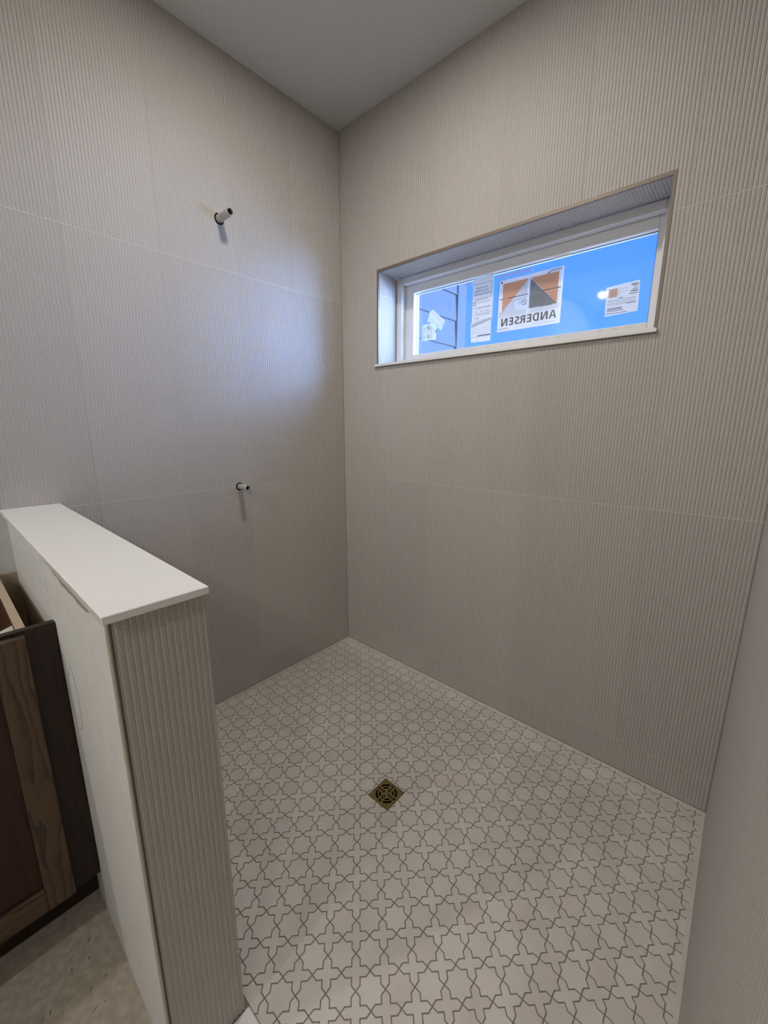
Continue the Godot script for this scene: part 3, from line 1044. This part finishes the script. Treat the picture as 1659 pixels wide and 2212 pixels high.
func build_labels() -> void:
	var white := Color(0.90, 0.90, 0.89)
	var ink := Color(0.13, 0.13, 0.14)
	var faint := Color(0.46, 0.47, 0.49)
	var zo := GZ - 0.0056     # outside face of the glass
	var zi := GZ + 0.0004     # room side
	# ---- the large square sheet, printed to be read from outside
	var r := Rect2(0.8045, 1.7055, 0.2755, 0.2115)
	var im := Image.create(560, 430, false, Image.FORMAT_RGB8)
	im.fill(white)
	var P := func(x: float, y: float) -> Vector2: return Vector2((x - r.position.x) / r.size.x * 560.0, (r.end.y - y) / r.size.y * 430.0)
	var orange := Color(0.91, 0.63, 0.45)
	blend(im, PackedVector2Array([P.call(0.8232, 1.9012), P.call(0.9385, 1.9005), P.call(0.8240, 1.7853)]), orange)
	blend(im, PackedVector2Array([P.call(0.9470, 1.9005), P.call(1.0615, 1.9005), P.call(1.0615, 1.7833)]), orange)
	blend(im, PackedVector2Array([P.call(0.9435, 1.9000), P.call(0.9455, 1.7825), P.call(1.0615, 1.7830)]), Color(0.46, 0.46, 0.45))
	blend(im, PackedVector2Array([P.call(0.9385, 1.9005), P.call(0.9425, 1.9005), P.call(0.9425, 1.7853), P.call(0.8250, 1.7853)]), Color(0.86, 0.88, 0.91))
	for k in 34:      # the small print across both halves
		var y := 38 + k * 7
		if y > 150 and y < 170: continue
		lines_of_text(im, 44 if y < 262 else 10, y, 220 if y > 180 or y < 150 else 224, 2, Color(0.30, 0.26, 0.24) if y < 200 else faint)
		if y < 268: lines_of_text(im, 294, y, 226, 2, Color(0.28, 0.25, 0.23))
	for y in [275, 283, 291, 299, 307]:
		lines_of_text(im, 10, y, 250, 2, faint)
		lines_of_text(im, 300, y, 240, 2, faint)
	im.fill_rect(Rect2i(14, 153, 258, 9), Color(0.52, 0.50, 0.50))
	im.fill_rect(Rect2i(100, 155, 60, 5), ink)
	im.fill_rect(Rect2i(292, 151, 252, 9), Color(0.46, 0.43, 0.42))
	im.fill_rect(Rect2i(372, 153, 90, 5), ink)
	im.fill_rect(Rect2i(282, 36, 3, 356), Color(0.86, 0.87, 0.89))
	im.fill_rect(Rect2i(160, 190, 108, 76), Color(0.86, 0.88, 0.91))
	circle_line(im, Vector2(241, 214), 21, 2.0, Color(0.22, 0.24, 0.28))
	seg_line(im, Vector2(226, 199), Vector2(256, 229), 3, Color(0.22, 0.24, 0.28))
	circle_line(im, Vector2(241, 206), 4, 1.2, faint)
	seg_line(im, Vector2(241, 210), Vector2(238, 226), 3, faint)
	for k in 4: seg_line(im, Vector2(186 + k * 9, 190), Vector2(190 + k * 8, 228 - k * 3), 2, faint)
	blend(im, PackedVector2Array([Vector2(24, 10), Vector2(34, 17), Vector2(31, 28), Vector2(18, 28), Vector2(15, 17)]), ink)
	lines_of_text(im, 42, 12, 32, 2, faint)
	lines_of_text(im, 8, 402, 96, 4, ink)
	lines_of_text(im, 8, 415, 130, 2, faint)
	lines_of_text(im, 330, 405, 190, 2, faint)
	lines_of_text(im, 380, 262 + 10, 110, 4, ink)
	im.fill_rect(Rect2i(0, 0, 560, 2), faint); im.fill_rect(Rect2i(0, 428, 560, 2), faint)
	im.fill_rect(Rect2i(0, 0, 2, 430), faint); im.fill_rect(Rect2i(558, 0, 2, 430), faint)
	blend(im, PackedVector2Array([Vector2(430, 32), Vector2(446, 14), Vector2(446, 32)]), ink)
	var poster := sheet("window_label", PackedVector2Array([Vector2(0.8045, 1.7045), Vector2(1.0798, 1.7068), Vector2(1.0801, 1.9168), Vector2(0.8024, 1.9174)]), zo, paper(im), "large square printed sheet on the glass with two orange triangles and mirrored lettering", "label", r)
	var olive := mat(Color(0.30, 0.29, 0.25), 0.8)
	lettering("ANDERSEN", 0.8240, 1.7285, 0.2390, 0.0315, zo + 0.0004, olive, poster, true, 600)
	lettering("ANDERSEN", 1.0255, 1.9062, 0.0470, 0.0060, zo + 0.0004, mat(ink), poster, true, 600)
	# ---- the tall narrow label, folded near its foot, read from inside
	r = Rect2(0.6735, 1.6766, 0.107, 0.276)
	im = Image.create(220, 560, false, Image.FORMAT_RGB8)
	im.fill(Color(0.88, 0.88, 0.88))
	var Q := func(x: float, y: float) -> Vector2i: return Vector2i(int((x - r.position.x) / r.size.x * 220.0), int((r.end.y - y) / r.size.y * 560.0))
	for y in [1.9245, 1.8625, 1.8250]:
		var p: Vector2i = Q.call(0.681, y)
		im.fill_rect(Rect2i(p.x, p.y, 190, 2), ink)
	var tp: Vector2i = Q.call(0.771, 1.9245)
	im.fill_rect(Rect2i(tp.x, tp.y, 2, 128), ink)
	for y in [1.8000, 1.7905, 1.7710, 1.7020]:
		var p: Vector2i = Q.call(0.687, y)
		im.fill_rect(Rect2i(p.x, p.y, 186, 1), faint)
	lines_of_text(im, 60, 190, 110, 3, ink)
	for y in [206, 214, 222, 262, 270, 312, 320, 328]: lines_of_text(im, 56, y, 140, 2, faint)
	blend(im, PackedVector2Array([Vector2(44, 200), Vector2(56, 188), Vector2(56, 200)]), ink)
	im.fill_rect(Rect2i(16, 206, 26, 30), Color(0.42, 0.44, 0.47))
	im.fill_rect(Rect2i(20, 212, 16, 18), Color(0.88, 0.88, 0.88))
	im.fill_rect(Rect2i(44, 186, 2, 60), faint)
	blend(im, PackedVector2Array([Vector2(0, 412), Vector2(30, 388), Vector2(214, 360), Vector2(214, 380), Vector2(0, 430)]), Color(0.72, 0.72, 0.71))
	for y in [438, 450, 462, 474, 486]: lines_of_text(im, 16, y, 180, 1, faint)
	im.fill_rect(Rect2i(80, 500, 130, 7), Color(0.25, 0.27, 0.32))
	im.fill_rect(Rect2i(10, 512, 196, 2), faint)
	im.fill_rect(Rect2i(78, 512, 2, 38), faint)
	var tall := sheet("window_label", PackedVector2Array([Vector2(0.6786, 1.9475), Vector2(0.6799, 1.7640), Vector2(0.6745, 1.7560), Vector2(0.6735, 1.7482), Vector2(0.6799, 1.6786), Vector2(0.7773, 1.6766), Vector2(0.7762, 1.7641), Vector2(0.7804, 1.7740), Vector2(0.7775, 1.9520)]), zi, paper(im), "tall narrow paper label with a thank you note, folded near its foot", "label", r)
	var grey := mat(Color(0.20, 0.21, 0.24), 0.8)
	lettering("Thank you for", 0.6945, 1.9010, 0.0590, 0.0095, zi + 0.0004, grey, tall)
	lettering("selecting quality", 0.6890, 1.8880, 0.0690, 0.0095, zi + 0.0004, grey, tall)
	lettering("Andersen products", 0.6865, 1.8750, 0.0800, 0.0095, zi + 0.0004, grey, tall)
	lettering(".31   .18   0.33", 0.6925, 1.8045, 0.0720, 0.0060, zi + 0.0004, grey, tall)
	lettering("0.56", 0.6930, 1.7765, 0.0230, 0.0065, zi + 0.0004, grey, tall)
	# ---- the label by the right end of the glass
	r = Rect2(1.2400, 1.7010, 0.1120, 0.1075)
	im = Image.create(300, 290, false, Image.FORMAT_RGB8)
	im.fill(white)
	im.fill_rect(Rect2i(28, 40, 78, 76), Color(0.88, 0.66, 0.54))
	for k in 6: im.fill_rect(Rect2i(28, 40 + k * 14, 78, 4), Color(0.45, 0.33, 0.28))
	for k in 9: im.fill_rect(Rect2i(114 + (k % 3) * 4, 28 + k * 10, 5, 6), faint)
	seg_line(im, Vector2(126, 48), Vector2(186, 48), 2, faint); seg_line(im, Vector2(126, 74), Vector2(186, 74), 2, faint)
	seg_line(im, Vector2(186, 48), Vector2(186, 74), 2, faint)
	for s in [[218, 20, 68, 8], [232, 34, 54, 8], [246, 56, 40, 6], [232, 70, 54, 6], [224, 84, 64, 10], [212, 106, 74, 7]]:
		lines_of_text(im, s[0], s[1], s[2], s[3], ink)
	lines_of_text(im, 120, 128, 40, 6, ink)
	for y in [142, 156, 172, 186]: lines_of_text(im, 24, y, 250, 4, faint)
	lines_of_text(im, 190, 188, 90, 6, Color(0.25, 0.25, 0.3))
	for k in 34: im.fill_rect(Rect2i(26 + k * 4, 214, 1 + (k * 7) % 3, 22), ink)
	lines_of_text(im, 26, 242, 150, 6, ink)
	lines_of_text(im, 14, 264, 200, 6, Color(0.25, 0.25, 0.3))
	for e in [Rect2i(0, 0, 300, 2), Rect2i(0, 288, 300, 2), Rect2i(0, 0, 2, 290), Rect2i(298, 0, 2, 290)]: im.fill_rect(e, faint)
	sheet("window_label", PackedVector2Array([Vector2(1.2440, 1.7016), Vector2(1.3520, 1.7060), Vector2(1.3480, 1.8085), Vector2(1.2405, 1.8030)]), zo, paper(im), "smaller printed label with a bar code near the right end of the window glass", "label", r)
	# ---- the little label with round pictograms
	r = Rect2(0.3912, 1.7206, 0.0866, 0.0784)
	im = Image.create(220, 200, false, Image.FORMAT_RGB8)
	im.fill(Color(0.88, 0.91, 0.86))
	for c in [Vector2(96, 46), Vector2(96, 152)]:
		circle_line(im, c, 27, 2.4, ink)
		seg_line(im, c + Vector2(-14, -14), c + Vector2(14, 12), 5, ink)
		seg_line(im, c + Vector2(10, -16), c + Vector2(-10, 12), 3, ink)
	for k in 9:
		for y in [10 + k * 10, 112 + k * 9]: im.fill_rect(Rect2i(8 + (k % 2) * 14, y, 12 + (k * 5) % 26, 4), Color(0.38, 0.42, 0.40))
	im.fill_rect(Rect2i(0, 99, 140, 2), faint)
	for k in 22: im.fill_rect(Rect2i(140 + (k % 2) * 4, 12 + k * 8, 5, 5), ink)
	for k in 22: im.fill_rect(Rect2i(168 + (k % 3) * 4, 12 + k * 8, 4, 4), faint)
	im.fill_rect(Rect2i(206, 4, 14, 28), Color(0.03, 0.03, 0.03))
	im.fill_rect(Rect2i(206, 90, 12, 30), Color(0.03, 0.03, 0.03))
	sheet("window_label", PackedVector2Array([Vector2(0.3912, 1.7225), Vector2(0.4760, 1.7206), Vector2(0.4778, 1.7960), Vector2(0.3922, 1.7990)]), zo, paper(im), "small square label with two round pictograms low at the left end of the glass", "label", r)
	# ---- a curled scrap of tape above it
	var tape := base("tape_scrap", Vector3(0.475, 1.80, zi))
	tag(tape, "curled scrap of pale paper tape stuck on the glass above the pictogram label", "tape")
	im = Image.create(4, 4, false, Image.FORMAT_RGB8)
	im.fill(Color(0.86, 0.88, 0.88))
	var pm := paper(im, 0.5)
	var T := Transform3D(Basis(), -tape.position)
	var st := begin()
	plate(st, PackedVector2Array([Vector2(0.4376, 1.8415), Vector2(0.4248, 1.8112), Vector2(0.4860, 1.7800), Vector2(0.4950, 1.7900)]), zi - 0.0002, zi + 0.0001, Rect2(0, 0, 1, 1), true)
	plate(st, PackedVector2Array([Vector2(0.4800, 1.7850), Vector2(0.4868, 1.7747), Vector2(0.5105, 1.7560), Vector2(0.5177, 1.7830), Vector2(0.5051, 1.7720)]), zi - 0.0002, zi + 0.0001, Rect2(0, 0, 1, 1), true)
	put("backing", st.commit(), pm, tape, T)
	st = begin()
	var n := 8
	for k in n:   # the upper flap stands off the glass in a shallow curl
		var f0 := float(k) / n
		var f1 := float(k + 1) / n
		var a0 := Vector3(0.4359, 1.8431, zi + 0.0004).lerp(Vector3(0.4590, 1.8598, zi + 0.0004), f0) + Vector3(0, 0, 0.006 * sin(PI * f0))
		var a1 := Vector3(0.4359, 1.8431, zi + 0.0004).lerp(Vector3(0.4590, 1.8598, zi + 0.0004), f1) + Vector3(0, 0, 0.006 * sin(PI * f1))
		var b0 := Vector3(0.5051, 1.7695, zi + 0.0004).lerp(Vector3(0.5334, 1.7945, zi + 0.0004), f0) + Vector3(0, 0, 0.006 * sin(PI * f0))
		var b1 := Vector3(0.5051, 1.7695, zi + 0.0004).lerp(Vector3(0.5334, 1.7945, zi + 0.0004), f1) + Vector3(0, 0, 0.006 * sin(PI * f1))
		var nn := (a1 - a0).cross(b0 - a0).normalized()
		if nn.z < 0: nn = -nn
		quad(st, a0, b0, b1, a1, nn)
	put("flap", st.commit(), pm, tape, T)
	# ---- strips of clear blue film along the top of the glass, and a cream tab
	var fm := mat(Color(0.50, 0.66, 0.98), 0.4)
	fm.backlight_enabled = true
	fm.backlight = Color(0.3, 0.3, 0.3)
	fm.cull_mode = BaseMaterial3D.CULL_DISABLED
	var film := [PackedVector2Array([Vector2(0.7900, 1.9265), Vector2(0.9565, 1.9250), Vector2(0.9558, 1.9405), Vector2(0.7865, 1.9415)]), PackedVector2Array([Vector2(0.6325, 1.9283), Vector2(0.6755, 1.9280), Vector2(0.6755, 1.9430), Vector2(0.6345, 1.9415)])]
	var words := ["blue film strip on the glass just above the square sheet with orange triangles", "short blue film strip on the glass left of the tall thank you label"]
	for k in 2:
		var o := sheet("film_strip", film[k], zo, fm, words[k], "film", Rect2(0, 0, 1, 1))
	var patch := sheet("cream_patch", PackedVector2Array([Vector2(1.0395, 1.9462), Vector2(1.1022, 1.9462), Vector2(1.1018, 1.9515), Vector2(1.0385, 1.9510)]), zi, mat(Color(0.95, 0.92, 0.82), 0.6), "narrow cream tab at the top edge of the glass, right of the square sheet", "patch", Rect2(0, 0, 1, 1))  # flat cream patch at the top edge of the pane
